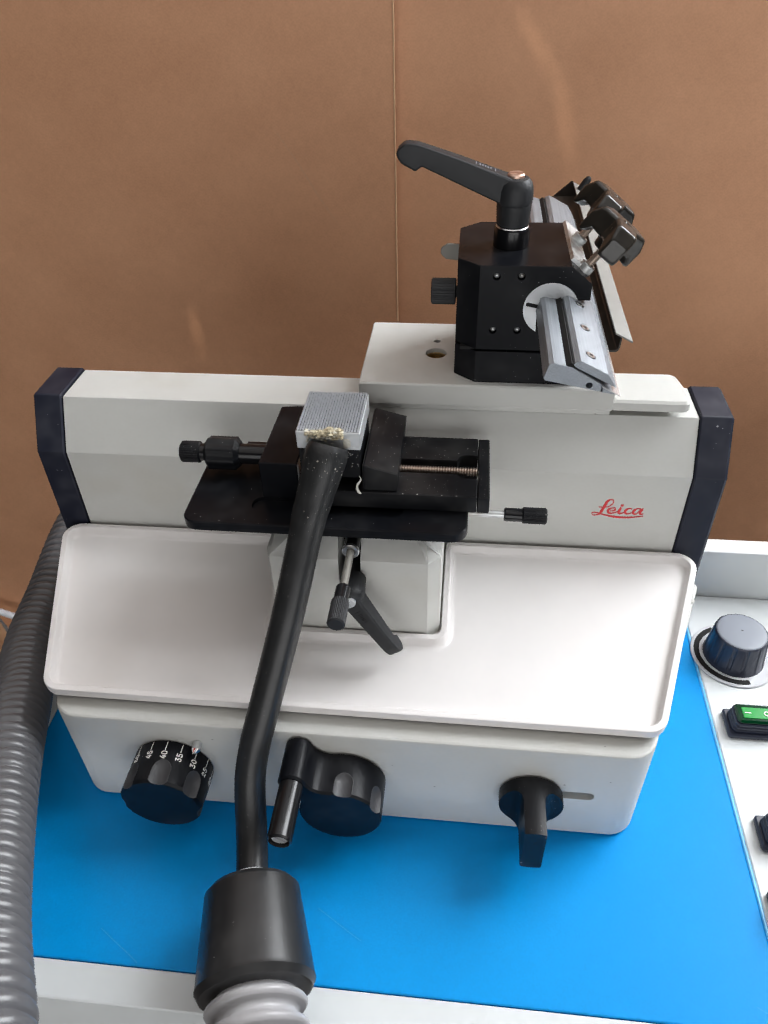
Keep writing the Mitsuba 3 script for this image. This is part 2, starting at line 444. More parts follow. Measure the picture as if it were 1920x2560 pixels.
def rocker(x, y, green, name, label):
    k = add(name, union(solid(prism(fillet([(x, y), (x + 0.034, y), (x + 0.034, y + 0.0215), (x, y + 0.0215)], 0.0022, 5), 0.0003, 0.0045, 0.0010)),
        *[solid(prism(fillet([(x + 0.0022 + q * 0.0005, y + 0.0022), (x + 0.0318 - q * 0.0005, y + 0.0022), (x + 0.0318 - q * 0.0005, y + 0.0193 - q * 0.0003), (x + 0.0022 + q * 0.0005, y + 0.0193 - q * 0.0003)], 0.0034, 6), 0.0040 + q * 0.0030, 0.0068 + q * 0.0030, 0.0008)) for q in range(3)]),
        "knob_navy", 30, label)
    c = add(k + "__cover", prism(fillet([(x + 0.0040, y + 0.0030), (x + 0.0300, y + 0.0030), (x + 0.0300, y + 0.0180), (x + 0.0040, y + 0.0180)], 0.0030, 6), 0.0126, 0.0152, 0.0014), "green_cover", 30)
    add(k + "__rocker", prism(fillet([(x + 0.0078, y + 0.0060), (x + 0.0260, y + 0.0060), (x + 0.0260, y + 0.0146), (x + 0.0078, y + 0.0146)], 0.0006, 3), 0.0151, 0.0157, 0.0003), "green_rocker" if green else "green_cover", 30)
    if green:
        ring = sg.Point(x + 0.0230, y + 0.0100).buffer(0.0019).difference(sg.Point(x + 0.0230, y + 0.0100).buffer(0.0012))
        add(k + "__marking", join(area_mesh(ring, 0.0002), tris(box(x + 0.0092, x + 0.0130, y + 0.0097, y + 0.0104, 0, 0.0002, 0))), "white_print", False, "white on and off marks")
        v, f, *_ = meshkit.WRITTEN[scene[k + "__marking"]["filename"]]
        scene[k + "__marking"] = mikit.ply((np.array(v) + [0, 0, 0.0158], f), "white_print")


rocker(0.2405, -0.0660, True, wb + "__rocker_switch", "black rocker switch with a green lit face")
rocker(0.2415, -0.1430, False, wb + "__rocker_switch", "second black rocker switch cut by the right edge")
rocker(0.2370, -0.1880, False, wb + "__rocker_switch", "third black rocker switch cut by the right edge")

# ------------------------------------------------------------------ the microtome
mt = thing("microtome", "off-white sliding microtome with dark blue end caps standing on the blue bench top", "microtome")
bp = fillet([(-0.1650, -0.1410), (0.1650, -0.1410), (0.2166, -0.0035), (-0.2180, -0.0035)], [0.017, 0.017, 0.004, 0.004], 10)
bs = solid(loft(bp, [(0.002, 0.0004), (0.0, 0.0024), (0.0, 0.0792), (0.0006, 0.0806), (0.0016, 0.0812), (0.0110, 0.0816), (0.020, 0.0816)]))
slot = solid(prism(fillet([(0.0880, 0.0377), (0.1405, 0.0377), (0.1405, 0.0446), (0.0880, 0.0446)], 0.00344, 8), -0.16, -0.1335, 0, "y"))
add(mt + "__base_housing", bs - slot, "paint", 28, "off-white lower housing with the control knobs")

prof = [(0.0, 0.070), (0.0, 0.1624), (0.0165, 0.1941), (0.0515, 0.1938), (0.066, 0.166), (0.066, 0.002), (0.02, 0.002), (0.02, 0.07)]
add(mt + "__slide_rail", prism(fillet(prof, [0, 0.0012, 0.0008, 0.0008, 0.001, 0, 0, 0], 4), -0.1960, 0.1953, 0.0006, "x"), "paint", 20, "long off-white beam that carries the knife carriage")
capp = [(-0.0012, 0.002), (-0.0012, 0.1628), (0.0160, 0.1955), (0.0520, 0.1955), (0.0675, 0.1665), (0.0675, 0.002)]
cpf = fillet(capp, [0.001, 0.002, 0.002, 0.004, 0.002, 0.001], 5)
add(mt + "__end_cap", loft(cpf, [(0.0010, -0.2150), (0.0, -0.2140), (0.0, -0.1974), (0.0008, -0.1966)], "x"), "navy", 25, "dark blue end cap at the left end of the beam")
add(mt + "__end_cap", loft(cpf, [(0.0008, 0.1958), (0.0, 0.1966), (0.0, 0.2132), (0.0016, 0.2150)], "x"), "navy", 25, "dark blue scuffed end cap at the right end of the beam")

# carriage: thick upper plate, thin lower shelf to the right
up = solid(prism(fillet([(-0.0050, 0.0117), (0.1440, 0.0117), (0.1440, 0.0928), (-0.0050, 0.0928)], 0.0012, 4), 0.1990, 0.2135, 0.0009))
for (hx, hy, hr, hd) in ((0.0389, 0.0505, 0.0066, 0.011), (0.0388, 0.0667, 0.0023, 0.008)):
    up = up - solid(rod((hx, hy, 0.2135 - hd), (0, 0, 1), 0.03, hr, 0, 40))
add(mt + "__carriage_plate", up, "paint", 28, "off-white sliding plate under the knife holder")
add(mt + "__carriage_base", box(-0.0030, 0.1432, 0.0150, 0.0900, 0.1948, 0.1988, 0.0004), "paint", 28)
add(mt + "__carriage_shelf", prism(fillet([(0.1436, 0.0121), (0.1880, 0.0121), (0.1872, 0.0300), (0.1840, 0.0461), (0.1436, 0.0461)], [0, 0.004, 0.008, 0.006, 0], 6), 0.1990, 0.2063, 0.0014), "paint", 28, "low off-white shelf at the right of the sliding plate")
add(mt + "__threaded_hole", join(*[lathe((0.0389, 0.0505, 0.2030 + 0.0016 * q), (0, 0, 1), [(0, 0.0067), (0.0008, 0.0058), (0.0016, 0.0067)], 40) for q in range(5)][:0] + [
    tris(lathe((0.0389, 0.0505, 0.2026), (0, 0, 1), [(0, 0.0064), (0.0003, 0.0064)], 40))] + [
    sweep([(0.0389 + 0.0064 * math.cos(a), 0.0505 + 0.0064 * math.sin(a), 0.2032 + 0.0014 * q) for a in np.linspace(0, 2 * PI, 41)], 0.00055, 8) for q in range(6)]), "brass", 40, "brown threaded hole in the sliding plate")

# cover of the lifting column, rising out of the tray
cc = fillet([(-0.0492, -0.0700), (-0.0465, -0.0765), (0.0421, -0.0765), (0.0492, -0.0700), (0.0492, -0.0040), (-0.0492, -0.0040)], 0.0008, 3)
cs = solid(loft(cc, [(0, 0.086), (0, 0.1524), (0.0006, 0.1531), (0.0200, 0.1690)]))
cs = cs - solid(prism(fillet([(-0.0074, -0.09), (0.0044, -0.09), (0.0058, -0.030), (-0.0090, -0.030)], 0.0004, 3), 0.1335, 0.20, 0))
add(mt + "__column_cover", cs, "paint", 25, "off-white bevelled cover of the lifting column in the tray")
add(mt + "__lifting_column", union(solid(rod((-0.0014, -0.048, 0.12), (0, 0, 1), 0.0516, 0.0072, 0.0004)), solid(box(-0.0072, 0.0042, -0.0420, -0.031, 0.119, 0.165, 0.0003))), "dull_black", 30, "black column in the notch of the cover")

# dial on the base front
dk = mt + "__dial_knob"
dc = np.array([-0.1020, 0.0420])
def grow(cut, o, r):
    return m3.Manifold.sphere(r, 64).translate(tuple(o)) + solid(rod(o, (0, -1, 0), 0.03, r, 0, 64))


skins = []
ds = solid(lathe((dc[0], -0.1416, dc[1]), (0, -1, 0), [(0, 0.0230), (0.0006, 0.0233), (0.0247, 0.0233), (0.0258, 0.0222), (0.0261, 0.0212)], 96))
for ang in (84.0, 34.0, 134.0, -16.0, 184.0):
    a = math.radians(ang)
    o = np.array([dc[0] + 0.0301 * math.cos(a), 0, dc[1] + 0.0301 * math.sin(a)])
    cut = m3.Manifold.sphere(0.0090, 64).translate((o[0], -0.1596, o[2])) + solid(rod((o[0], -0.1596, o[2]), (0, -1, 0), 0.03, 0.0090, 0, 64))
    skins.append((ds - cut) ^ grow(cut, (dc[0] + 0.0301 * math.cos(a), -0.1596, dc[1] + 0.0301 * math.sin(a)), 0.0092))
    ds = ds - grow(cut, (dc[0] + 0.0301 * math.cos(a), -0.1596, dc[1] + 0.0301 * math.sin(a)), 0.0092)
add(dk, ds, "anodized", 30, "black dial with white section thickness numbers")
for q in skins:
    add(dk + "__finger_recess", q, "recess_grey", 30)


def on_dial(mesh2d, ang, t0):
    """flat lettering wrapped on the dial: x runs towards the housing, y around the dial"""
    v, f = tris(mesh2d)
    th = math.radians(ang) + v[:, 1] / 0.0233
    r = 0.02332 + v[:, 2]
    return np.column_stack([dc[0] + r * np.cos(th), -0.1416 - t0 + v[:, 0], dc[1] + r * np.sin(th)]), f


def bold_num(s, h):
    return meshkit.text_mesh(s, h, 0.00012, bold=True)


for num, ang in (("50", 134), ("45", 109.5), ("40", 87.8), ("35", 66), ("30", 44), ("25", 21), ("20", -2.5)):
    m = bold_num(num, 0.0033)
    v, f = tris(m)
    v = v - [v[:, 0].max(), (v[:, 1].min() + v[:, 1].max()) / 2, 0]
    v[:, 0] *= 0.92
    add(dk + "__number", on_dial((v, f), ang, 0.0066), "white_print", False)
    add(dk + "__graduation", on_dial(box(-0.0062, -0.0008, -0.00024, 0.00024, 0, 0.00012, 0), ang, 0.0), "white_print", False)
add(dk + "__graduation", on_dial(box(-0.0036, -0.0008, -0.0002, 0.0002, 0, 0.00012, 0), -11, 0.0), "white_print", False)
pn = mt + "__dial_pointer"
px, pz = -0.0842, 0.0644
add(pn, lathe((px, -0.1412, pz), (0, -1, 0), [(0, 0.0026), (0.0046, 0.0026), (0.0068, 0.0006)], 28), "bright_steel", 30, "small steel pin with a red and white arrow beside the dial")
add(pn + "__arrow", loft(ccw([(px - 0.0013, -0.1462), (px + 0.0013, -0.1462), (px, -0.1500)]), [(0, pz + 0.0022), (0, pz + 0.0026)]), "white_print", False)
add(pn + "__arrow", loft(ccw([(px - 0.0004, -0.1463), (px + 0.0006, -0.1463), (px, -0.1495)]), [(0, pz + 0.00265), (0, pz + 0.0028)]), "red_print", False)

# crank
ck = mt + "__hand_crank"
hc, ac = (0.0002, 0.0433), (-0.0243, 0.0712)
shape = sg.Point(hc).buffer(0.0229, 32).union(sg.Point(ac).buffer(0.0076, 32)).union(sg.LineString([ac, (-0.011, 0.054)]).buffer(0.0050))
shape = shape.buffer(0.011, 24).buffer(-0.011, 24).simplify(0.00003)
cp = ccw(np.array(shape.exterior.coords)[:-1])
skins = []
cr = solid(loft(cp, [(0.0012, -0.1665), (0.0, -0.1653), (0.0, -0.1424), (0.0006, -0.1418)], "y"))
for ang in (84.0, 28.0):
    a = math.radians(ang)
    o = (hc[0] + 0.0280 * math.cos(a), hc[1] + 0.0280 * math.sin(a))
    big = grow(None, (o[0], -0.1592, o[1]), 0.0078)
    cut = (m3.Manifold.sphere(0.0076, 64).translate((o[0], -0.1592, o[1])) + solid(rod((o[0], -0.1592, o[1]), (0, -1, 0), 0.03, 0.0076, 0, 64)))
    skins.append((cr - cut) ^ big)
    cr = cr - big
for q in skins:
    add(ck + "__finger_recess", q, "recess_grey", 30)
add(ck, cr, "anodized", 30, "black crank wheel with an offset handle")
hd = solid(rod((ac[0], -0.1661, ac[1]), (0, -1, 0), 0.0318, 0.0064, 0.0009)) - solid(rod((ac[0], -0.1950, ac[1]), (0, -1, 0), 0.01, 0.0050, 0))
add(ck + "__handle", hd, "shiny_black", 30, "glossy black handle peg")
sl = solid(rod((ac[0], -0.1951, ac[1]), (0, -1, 0), 0.0013, 0.0044, 0.0003))
c45 = math.radians(-38)
M = np.array([[math.cos(c45), 0, -math.sin(c45)], [0, 1, 0], [math.sin(c45), 0, math.cos(c45)]])
sl = sl - solid(place(box(-0.006, 0.006, -0.0008, 0.002, -0.0004, 0.0004, 0), M, (ac[0], -0.1964, ac[1])))
add(ck + "__handle_screw", sl, "satin_steel", 30)

# lever knob over the slot
lk = mt + "__lever_knob"
lc = (0.1052, 0.0408)
disc = solid(lathe((lc[0], -0.1418, lc[1]), (0, -1, 0), [(0, 0.0172), (0.0006, 0.0178), (0.0335, 0.0178)], 72))
for s in (-1, 1):
    x0 = lc[0] + s * 0.0057
    pts = [(x0, -0.20), (x0, -0.1560)] + [(x0 + s * 0.0068 * (1 - math.cos(q)), -0.1560 + 0.0068 * math.sin(q)) for q in np.linspace(0.2, PI / 2, 8)] + [(x0 + s * 0.0300, -0.1485), (x0 + s * 0.03, -0.20)]
    disc = disc - solid(loft(ccw(pts), [(0, 0.0), (0, 0.09)]))
add(lk, disc, "dusty_black", 30, "black finger knob with a raised grip over the slot")
add(mt + "__lever_pin", rod((lc[0], -0.134, lc[1]), (0, -1, 0), 0.0078, 0.0030), "dull_black")

# red script on the beam: strokes drawn as ribbons of changing width
LA = np.array([[2.60949e-05, 1.5437e-06], [5.518e-06, -3.44341e-05]])
LO = np.array([0.1332093, 0.1486968])


def ribbon(pts):
    p = np.array([q[:2] for q in pts], float)
    w = np.array([q[2] for q in pts], float)
    from scipy.interpolate import PchipInterpolator, CubicSpline
    s = np.r_[0, np.cumsum(np.linalg.norm(np.diff(p, axis=0), axis=1))]
    t = np.linspace(0, s[-1], max(16, int(s[-1] / 12)))
    c, ww = CubicSpline(s, p)(t), PchipInterpolator(s, w)(t)
    return shapely.union_all([sg.LineString([c[k], c[k + 1]]).buffer((ww[k] + ww[k + 1]) / 4) for k in range(len(t) - 1)])


word = [ribbon([(345, 338, 18), (400, 350, 18), (500, 352, 18), (600, 322, 18), (665, 270, 20), (688, 215, 22), (662, 182, 20), (615, 182, 24), (560, 205, 46), (500, 285, 62), (445, 375, 62), (400, 445, 58), (355, 498, 40), (300, 525, 20), (235, 533, 17), (185, 515, 16), (178, 487, 16), (215, 470, 17), (290, 475, 20), (390, 503, 24), (500, 535, 30), (620, 560, 38), (760, 580, 42), (900, 588, 38), (1060, 588, 30), (1200, 576, 24), (1375, 555, 14)]),
        ribbon([(600, 438, 16), (670, 432, 22), (720, 405, 38), (722, 375, 22), (680, 366, 18), (615, 378, 26), (560, 415, 48), (552, 455, 58), (590, 487, 34), (660, 487, 24), (720, 472, 18), (780, 448, 16)]),
        ribbon([(850, 372, 40), (825, 415, 56), (800, 460, 58), (800, 490, 44), (850, 495, 26), (900, 480, 18), (945, 450, 16)]),
        ribbon([(870, 315, 44), (885, 314, 48), (900, 313, 44)]),
        ribbon([(1100, 392, 24), (1065, 380, 18), (1015, 388, 24), (970, 420, 52), (950, 460, 60), (965, 495, 38), (1020, 505, 24), (1085, 488, 18), (1130, 460, 16)]),
        ribbon([(1290, 392, 18), (1235, 386, 20), (1180, 408, 36), (1140, 452, 56), (1140, 490, 50), (1180, 512, 26), (1230, 492, 20), (1275, 440, 20), (1310, 392, 20)]),
        ribbon([(1355, 392, 34), (1322, 430, 54), (1292, 475, 56), (1292, 505, 34), (1330, 514, 22), (1375, 500, 14)])]
word = sa.affine_transform(shapely.union_all(word), [LA[0, 0], LA[1, 0], LA[0, 1], LA[1, 1], LO[0], LO[1]]).simplify(0.00003)
add(mt + "__logo", place(area_mesh(word, 0.00025), [[1, 0, 0], [0, 0, -1], [0, 1, 0]], (0, -0.00008, 0)), "red_print", False, "red script lettering with a long underline on the beam")

# ------------------------------------------------------------------ clamping levers (one on the knife block, one on the column)
def lever_parts(M, o, s, key, tilt=0.0):
    hub = solid(lathe((0, 0, 0), (0, 0, 1), [(0, 0.0086), (0.0006, 0.0089), (0.0108, 0.0094), (0.0112, 0.0092), (0.0116, 0.0096), (0.0135, 0.0099), (0.0185, 0.0097), (0.0218, 0.0088), (0.0240, 0.0070), (0.0246, 0.0052)], 56))
    arm = fillet([(0.0, 0.0240), (-0.0300, 0.0343), (-0.0520, 0.0412), (-0.0585, 0.0418), (-0.0642, 0.0372), (-0.0606, 0.0316), (-0.0530, 0.0278), (-0.0498, 0.0302), (-0.0486, 0.0298), (-0.0085, 0.0122), (0.0, 0.0122)],
                 [0, 0, 0.010, 0.005, 0.006, 0.006, 0.0012, 0.0012, 0.0012, 0, 0], 5)
    arm[:, 1] += tilt * arm[:, 0]
    v, f = loft(arm, [(0.0012, -0.0054), (0.0003, -0.0048), (0, -0.0040), (0, 0.0040), (0.0003, 0.0048), (0.0012, 0.0054)], "y")
    v = np.array(v)
    v[:, 1] *= np.interp(-v[:, 0], [0, 0.008, 0.03, 0.065], [1.15, 1.12, 0.95, 0.80])
    body = hub + solid((v, f))
    body = body - solid(rod((0, 0, 0.0215), (0, 0, 1), 0.01, 0.0050, 0))
    for k in (-1, 0, 1):                                             # grip grooves near the tip
        g = sweep(np.array([(-0.0545, k * 0.0019, 0.0424 - tilt * 0.0545), (-0.0480, k * 0.0019, 0.0405 - tilt * 0.0480), (-0.0415, k * 0.0019, 0.0384 - tilt * 0.0415)]), 0.0006, 10)
        body = body - solid(g)
    k = add(key, place(tris(body), np.array(M) * s, o), "dull_black", 32)
    sc = solid(lathe((0, 0, 0.018), (0, 0, 1), [(0, 0.0046), (0.0078, 0.0046), (0.0085, 0.0040)], 36)) - solid(box(-0.006, 0.006, -0.0006, 0.0006, 0.0255, 0.03, 0))
    add(k + "__screw", place(tris(sc), np.array(M) * s, o), "copper_screw" if s == 1 else "satin_steel", 30, "slotted screw in the lever hub")
    # small moulded marking on the arm
    mk = [tris(box(-0.0195 + 0.0014 * q, -0.0188 + 0.0014 * q, -0.0017 + 0.0004 * (q % 3), 0.0015 - 0.0005 * (q % 2), 0, 0.00022, 0)) for q in range(5)]
    mk += [tris(box(-0.0215, -0.0211, -0.0026, 0.0026, 0, 0.0002, 0)), tris(box(-0.0112, -0.0108, -0.0026, 0.0026, 0, 0.0002, 0))]
    v, f = join(*mk)
    v[:, 2] += 0.0240 - v[:, 0] * ((0.0343 - 0.0240) / 0.0300 - tilt) - 0.00006
    add(k + "__moulded_mark", place((v, f), np.array(M) * s, o), "groove" if s != 1 else "knob_cap", False)
    return k


u = np.array([0.60, 0.0, -0.80])
Mz = np.array([0.0, -1.0, 0.0])
lever_parts(np.column_stack([-u, np.cross(Mz, -u) * 1.25, Mz * 1.05]), (0.0008, -0.0790, 0.1405), 0.70, mt + "__clamping_lever", 0.16)
add(mt + "__lever_shaft", rod((0.0004, -0.045, 0.1392), (0, -1, 0), 0.0346, 0.0050), "dull_black", 30)

# ------------------------------------------------------------------ section waste tray (lies on the microtome)
def tz(y):
    return 0.1050 + (y + 0.002) * 0.098


op = sg.Polygon([(-0.2136, -0.0025), (0.2119, -0.0025), (0.1712, -0.1318), (-0.1735, -0.1318)])
tp = np.array([(-0.1735, -0.1318), (0.1712, -0.1318), (0.2119, -0.0025), (0.0502, -0.0025), (0.0502, -0.0776), (-0.0502, -0.0776), (-0.0502, -0.0025), (-0.2136, -0.0025)])
tf = fillet(tp, [0.0125, 0.0125, 0.011, 0.004, 0.005, 0.005, 0.004, 0.011], 9)
v, f = loft(tf, [(0.0060, -0.0098), (0.0030, -0.0092), (0.0003, -0.0054), (0.0, -0.0010), (0.0003, -0.0003), (0.0009, 0.0), (0.0034, 0.0), (0.0038, -0.0003), (0.0041, -0.0010), (0.0046, -0.0034), (0.0052, -0.0046), (0.0062, -0.0054), (0.0078, -0.0057)])
v = np.array(v)
v[:, 2] += tz(v[:, 1])
ty = thing("section_tray", "shallow white plastic waste tray lying on the front of the microtome", "tray")
add(ty, (v, f), "tray_plastic", 28)

# ------------------------------------------------------------------ knife holder on the carriage
kh = thing("knife_holder", "black knife holder block with lever and star knobs on the sliding plate", "knife holder")
X0, X1, Y0, Y1 = 0.0508, 0.1222, 0.0161, 0.0840
plan = [(X0 + 0.0120, Y0), (X1, Y0), (X1, Y1), (X0 + 0.0115, Y1), (X0, Y1 - 0.0110), (X0, Y0 + 0.0100)]
add(kh + "__riser_block", prism(plan, 0.2136, 0.2333, 0.0004), "anodized", 20, "black foot of the knife holder block")
blk = solid(prism(plan, 0.2345, 0.2834, 0.0004))
blk = blk - solid(loft(ccw([(0.1100, 0.2840), (0.13, 0.2840), (0.13, 0.2745), (0.1218, 0.2745)]), [(0, 0.0), (0, 0.1)], "y"))
blk = blk - solid(prism([(0.1000, 0.2330), (0.1245, 0.2330), (0.1245, 0.2652), (0.1165, 0.2652)], 0.0, 0.1, 0, "y"))
bolts = [(0.0718, 0.2774), (0.0849, 0.2776), (0.0716, 0.2465), (0.0850, 0.2467)]
for bx, bz in bolts:
    blk = blk - solid(rod((bx, Y0 + 0.004, bz), (0, -1, 0), 0.01, 0.0021, 0, 28))
add(kh + "__clamp_block", blk, "anodized", 20, "black upper block of the knife holder")
add(kh + "__clamp_core", box(X0 + 0.003, 0.1000, Y0 + 0.003, Y1 - 0.003, 0.2330, 0.2348, 0), "groove", False)
for bx, bz in bolts:
    add(kh + "__bolt", lathe((bx, Y0 + 0.0038, bz + 0.0001), (0, -1, 0), [(0, 0.0017), (0.0016, 0.0017), (0.0024, 0.0012), (0.0028, 0.0005)], 24), "old_steel", 40)
seat = solid(rod((0.1019, Y0 + 0.02, 0.2597), (0, -1, 0), 0.0203, 0.0149, 0.0002, 72))
seat = seat - solid(prism([(0.0945, 0.2580), (0.0972, 0.2668), (0.1100, 0.2650), (0.1205, 0.2612), (0.1205, 0.2300), (0.0960, 0.2300)], 0.0, 0.0195, 0, "y"))
seat = seat - solid(place(box(-0.0040, 0.0060, -0.2, 0.0195, -0.0011, 0.0011, 0), [[math.cos(.2), 0, math.sin(.2)], [0, 1, 0], [-math.sin(.2), 0, math.cos(.2)]], (0.0925, 0, 0.2617)))
add(kh + "__swivel_disc", seat, "satin_steel", 30, "silver swivel disc set into the block")
lower = [(0.0981, 0.2670), (0.0960, 0.2662), (0.0940, 0.2589), (0.0948, 0.2577), (0.1276, 0.2512), (0.1290, 0.2517), (0.1243, 0.2547), (0.1068, 0.2647)]
lo = solid(prism(lower, -0.0580, 0.1860, 0.00025, "y")) - solid(rod((0.1157, -0.050, 0.2558), (0, -1, 0), 0.02, 0.0016, 0, 28)) - solid(box(0.1214, 0.1222, -0.06, -0.045, 0.2525, 0.2600, 0))
add(kh + "__blade_clamp", lo, "steel", 15, "long bright steel blade clamp lying along the block")
upper = [(0.1071, 0.2654), (0.1079, 0.2670), (0.1104, 0.2680), (0.1239, 0.2612), (0.1288, 0.2540), (0.1241, 0.2564), (0.1096, 0.2637)]
add(kh + "__clamp_plate", prism(upper, -0.0570, 0.1855, 0.00025, "y"), "steel", 15, "steel pressure plate screwed to the blade clamp")
add(kh + "__blade", loft(ccw([(0.1215, 0.2556), (0.1304, 0.2510), (0.1307, 0.2512), (0.1218, 0.2561)]), [(0, -0.0592), (0, 0.1858)], "y"), "bright_steel", False, "thin bright blade edge")
add(kh + "__groove_shade", loft(ccw([(0.1036, 0.2653), (0.1063, 0.2668), (0.1082, 0.2649), (0.1068, 0.2638)]), [(0, -0.0572), (0, 0.1850)], "y"), "groove", False, "dark strip painting the shade in the groove beside the pressure plate")  # dark strip put in for the shading of the groove
nrm = np.array([0.0068, 0, 0.0135]); nrm /= np.linalg.norm(nrm)
for sy in (0.0115, -0.0168, -0.0458):
    o = np.array([0.1163, sy, 0.2650])
    ringm = solid(rod(o - nrm * 0.0010, nrm, 0.0014, 0.0023, 0.0001, 32)) - solid(rod(o, nrm, 0.01, 0.0011, 0, 6))
    k = add(kh + "__clamp_screw", ringm, "bright_steel", 30)
    add(k + "__socket", rod(o - nrm * 0.0010, nrm, 0.0009, 0.00105, 0, 6), "copper_screw", False)
    add(k + "__recess", lathe(o - nrm * 0.0010, nrm, [(0, 0.0028), (0.00115, 0.0028)], 32), "groove", 30)

lever_parts(np.eye(3), (0.0794, 0.0468, 0.2950), 1.0, kh + "__clamping_lever")
add(kh + "__lever_collar", lathe((0.0794, 0.0468, 0.2835), (0, 0, 1), [(0, 0.0098), (0.0085, 0.0100), (0.0104, 0.0092), (0.0108, 0.0080), (0.0116, 0.0078)], 48), "shiny_black", 30, "glossy black collar under the lever")
add(kh + "__lever_washer", lathe((0.0794, 0.0468, 0.2937), (0, 0, 1), [(0, 0.0086), (0.0004, 0.0090), (0.0009, 0.0086)], 48), "bright_steel", 30)
tg = [(0.0530, 0.2690), (0.0530, 0.2786), (0.0440, 0.2790), (0.0398, 0.2762), (0.0402, 0.2726), (0.0432, 0.2700)]
add(kh + "__thumb_plate", prism(fillet(tg, [0, 0, 0.003, 0.004, 0.004, 0.003], 6), 0.0590, 0.0606, 0.0003, "y"), "dull_steel", 30, "rounded dull steel tongue at the left of the block")
add(kh + "__lock_knob", knurled((0.0357, 0.0450, 0.2565), (1, 0, 0), 0.0143, 0.0074, 30, 0.05), "dull_black", 30, "black knurled knob at the left of the block")
add(kh + "__lock_stem", rod((0.0498, 0.0450, 0.2565), (1, 0, 0), 0.0020, 0.0032), "dull_black")

# side plate and the two star knobs on the bevelled right edge of the block
ax = np.array([0.60, 0.0, 0.80])
tn = np.array([0.80, 0.0, -0.60])
sp = [(0.1104, 0.2833), (0.1190, 0.2769), (0.1203, 0.2786), (0.1118, 0.2852)]
add(kh + "__side_plate", loft(ccw(sp), [(0, 0.0250), (0, 0.0835)], "y"), "old_steel", False, "worn steel plate under the star knobs")


def star_knob(c0, spin):
    k = kh + "__star_knob"
    a, b, d = frame(ax)
    body = solid(lathe((0, 0, -0.0095), (0, 0, 1), [(0, 0.0056), (0.0006, 0.0062), (0.0060, 0.0072), (0.0072, 0.0080), (0.0092, 0.0062), (0.0096, 0.0030)], 40))
    for q in range(3):
        ang = spin + q * 2 * PI / 3
        e = np.array([math.cos(ang), math.sin(ang), 0])
        w = np.array([-math.sin(ang), math.cos(ang), 0])
        pts = []
        for r0, wd, z0, z1, rad in ((0.003, 0.0050, -0.0030, 0.0062, 0.0020), (0.0120, 0.0044, -0.0026, 0.0056, 0.0020), (0.0158, 0.0038, -0.0076, 0.0006, 0.0018)):
            for sw in (-1, 1):
                for z in (z0, z1):
                    pts.append(m3.Manifold.sphere(rad, 16).translate(tuple(e * r0 + w * sw * wd + np.array([0, 0, z]))))
        body = body + m3.Manifold.batch_hull(pts[:8]) + m3.Manifold.batch_hull(pts[4:])
    body = body.refine_to_length(0.0011)
    v, f = tris(body)
    tm = trimesh.Trimesh(v, f, process=True)
    trimesh.smoothing.filter_taubin(tm, 0.5, 0.53, 14)
    o = np.asarray(c0) + ax * 0.0240
    Mloc = np.column_stack([tn, [0, 1.0, 0], ax])
    if np.linalg.det(Mloc) < 0:
        Mloc = np.column_stack([tn, [0, -1.0, 0], ax])
    k = add(k, place((tm.vertices, tm.faces), Mloc, o), "brown_black", True)
    add(k + "__threaded_bolt", thread(np.asarray(c0) + ax * 0.001, ax, 0.0145, 0.0023, 0.00095), "thread_steel", 30)
    add(k + "__collar", solid(rod(c0, ax, 0.0052, 0.0042, 0.0004, 32)) - solid(rod(np.asarray(c0) + ax * 0.0040, ax, 0.01, 0.0027, 0, 24)), "old_steel", 30)
    return k


labels[star_knob((0.1176, 0.0270, 0.2768), 0.45)] = {"label": "nearer black three-lobed star knob"}
labels[star_knob((0.1168, 0.0630, 0.2790), 0.25)] = {"label": "farther black three-lobed star knob"}

# knife guard: bent sheet channel with a pale flange beside the blade
gd = kh + "__knife_guard"
gy0, gy1 = 0.000, 0.262
web = [(0.1180, 0.2428), (0.1368, 0.2435), (0.1382, 0.2442), (0.1390, 0.2460), (0.1392, 0.2510), (0.1384, 0.2510), (0.1382, 0.2462), (0.1376, 0.2450), (0.1366, 0.2445), (0.1180, 0.2438)]
web_f = [(0.1262, 0.2431)] + web[1:-1] + [(0.1262, 0.2441)]
add(gd, join(loft(ccw(web_f), [(0, gy0), (0, 0.0860)], "y"), loft(ccw(web), [(0, 0.0862), (0, gy1)], "y")), "guard_dark", 30, "dark channel of the knife guard beside the blade")
add(gd + "__flange", loft(fillet([(0.1350, 0.2544), (0.1354, 0.2551), (0.1449, 0.2503), (0.1446, 0.2494)], 0.0002, 3), [(0, gy0 - 0.001), (0, gy1)], "y"), "guard_white", 30, "pale metal flange of the knife guard")
add(gd + "__end_plate", loft(ccw([(0.1130, 0.2370), (0.1165, 0.2400), (0.1340, 0.2556), (0.1356, 0.2550), (0.1394, 0.2440), (0.1320, 0.2300)]), [(0, gy1), (0, gy1 + 0.001)], "y"), "guard_dark", False, "dark end plate of the knife guard")
pd = np.array([0.55, 0.05, 0.83])
add(gd + "__peg", lathe((0.1392, 0.2480, 0.2524), pd, [(0, 0.0027), (0.0085, 0.0029), (0.0110, 0.0022), (0.0122, 0.0010)], 28), "dull_black", 35, "small black rubber peg")

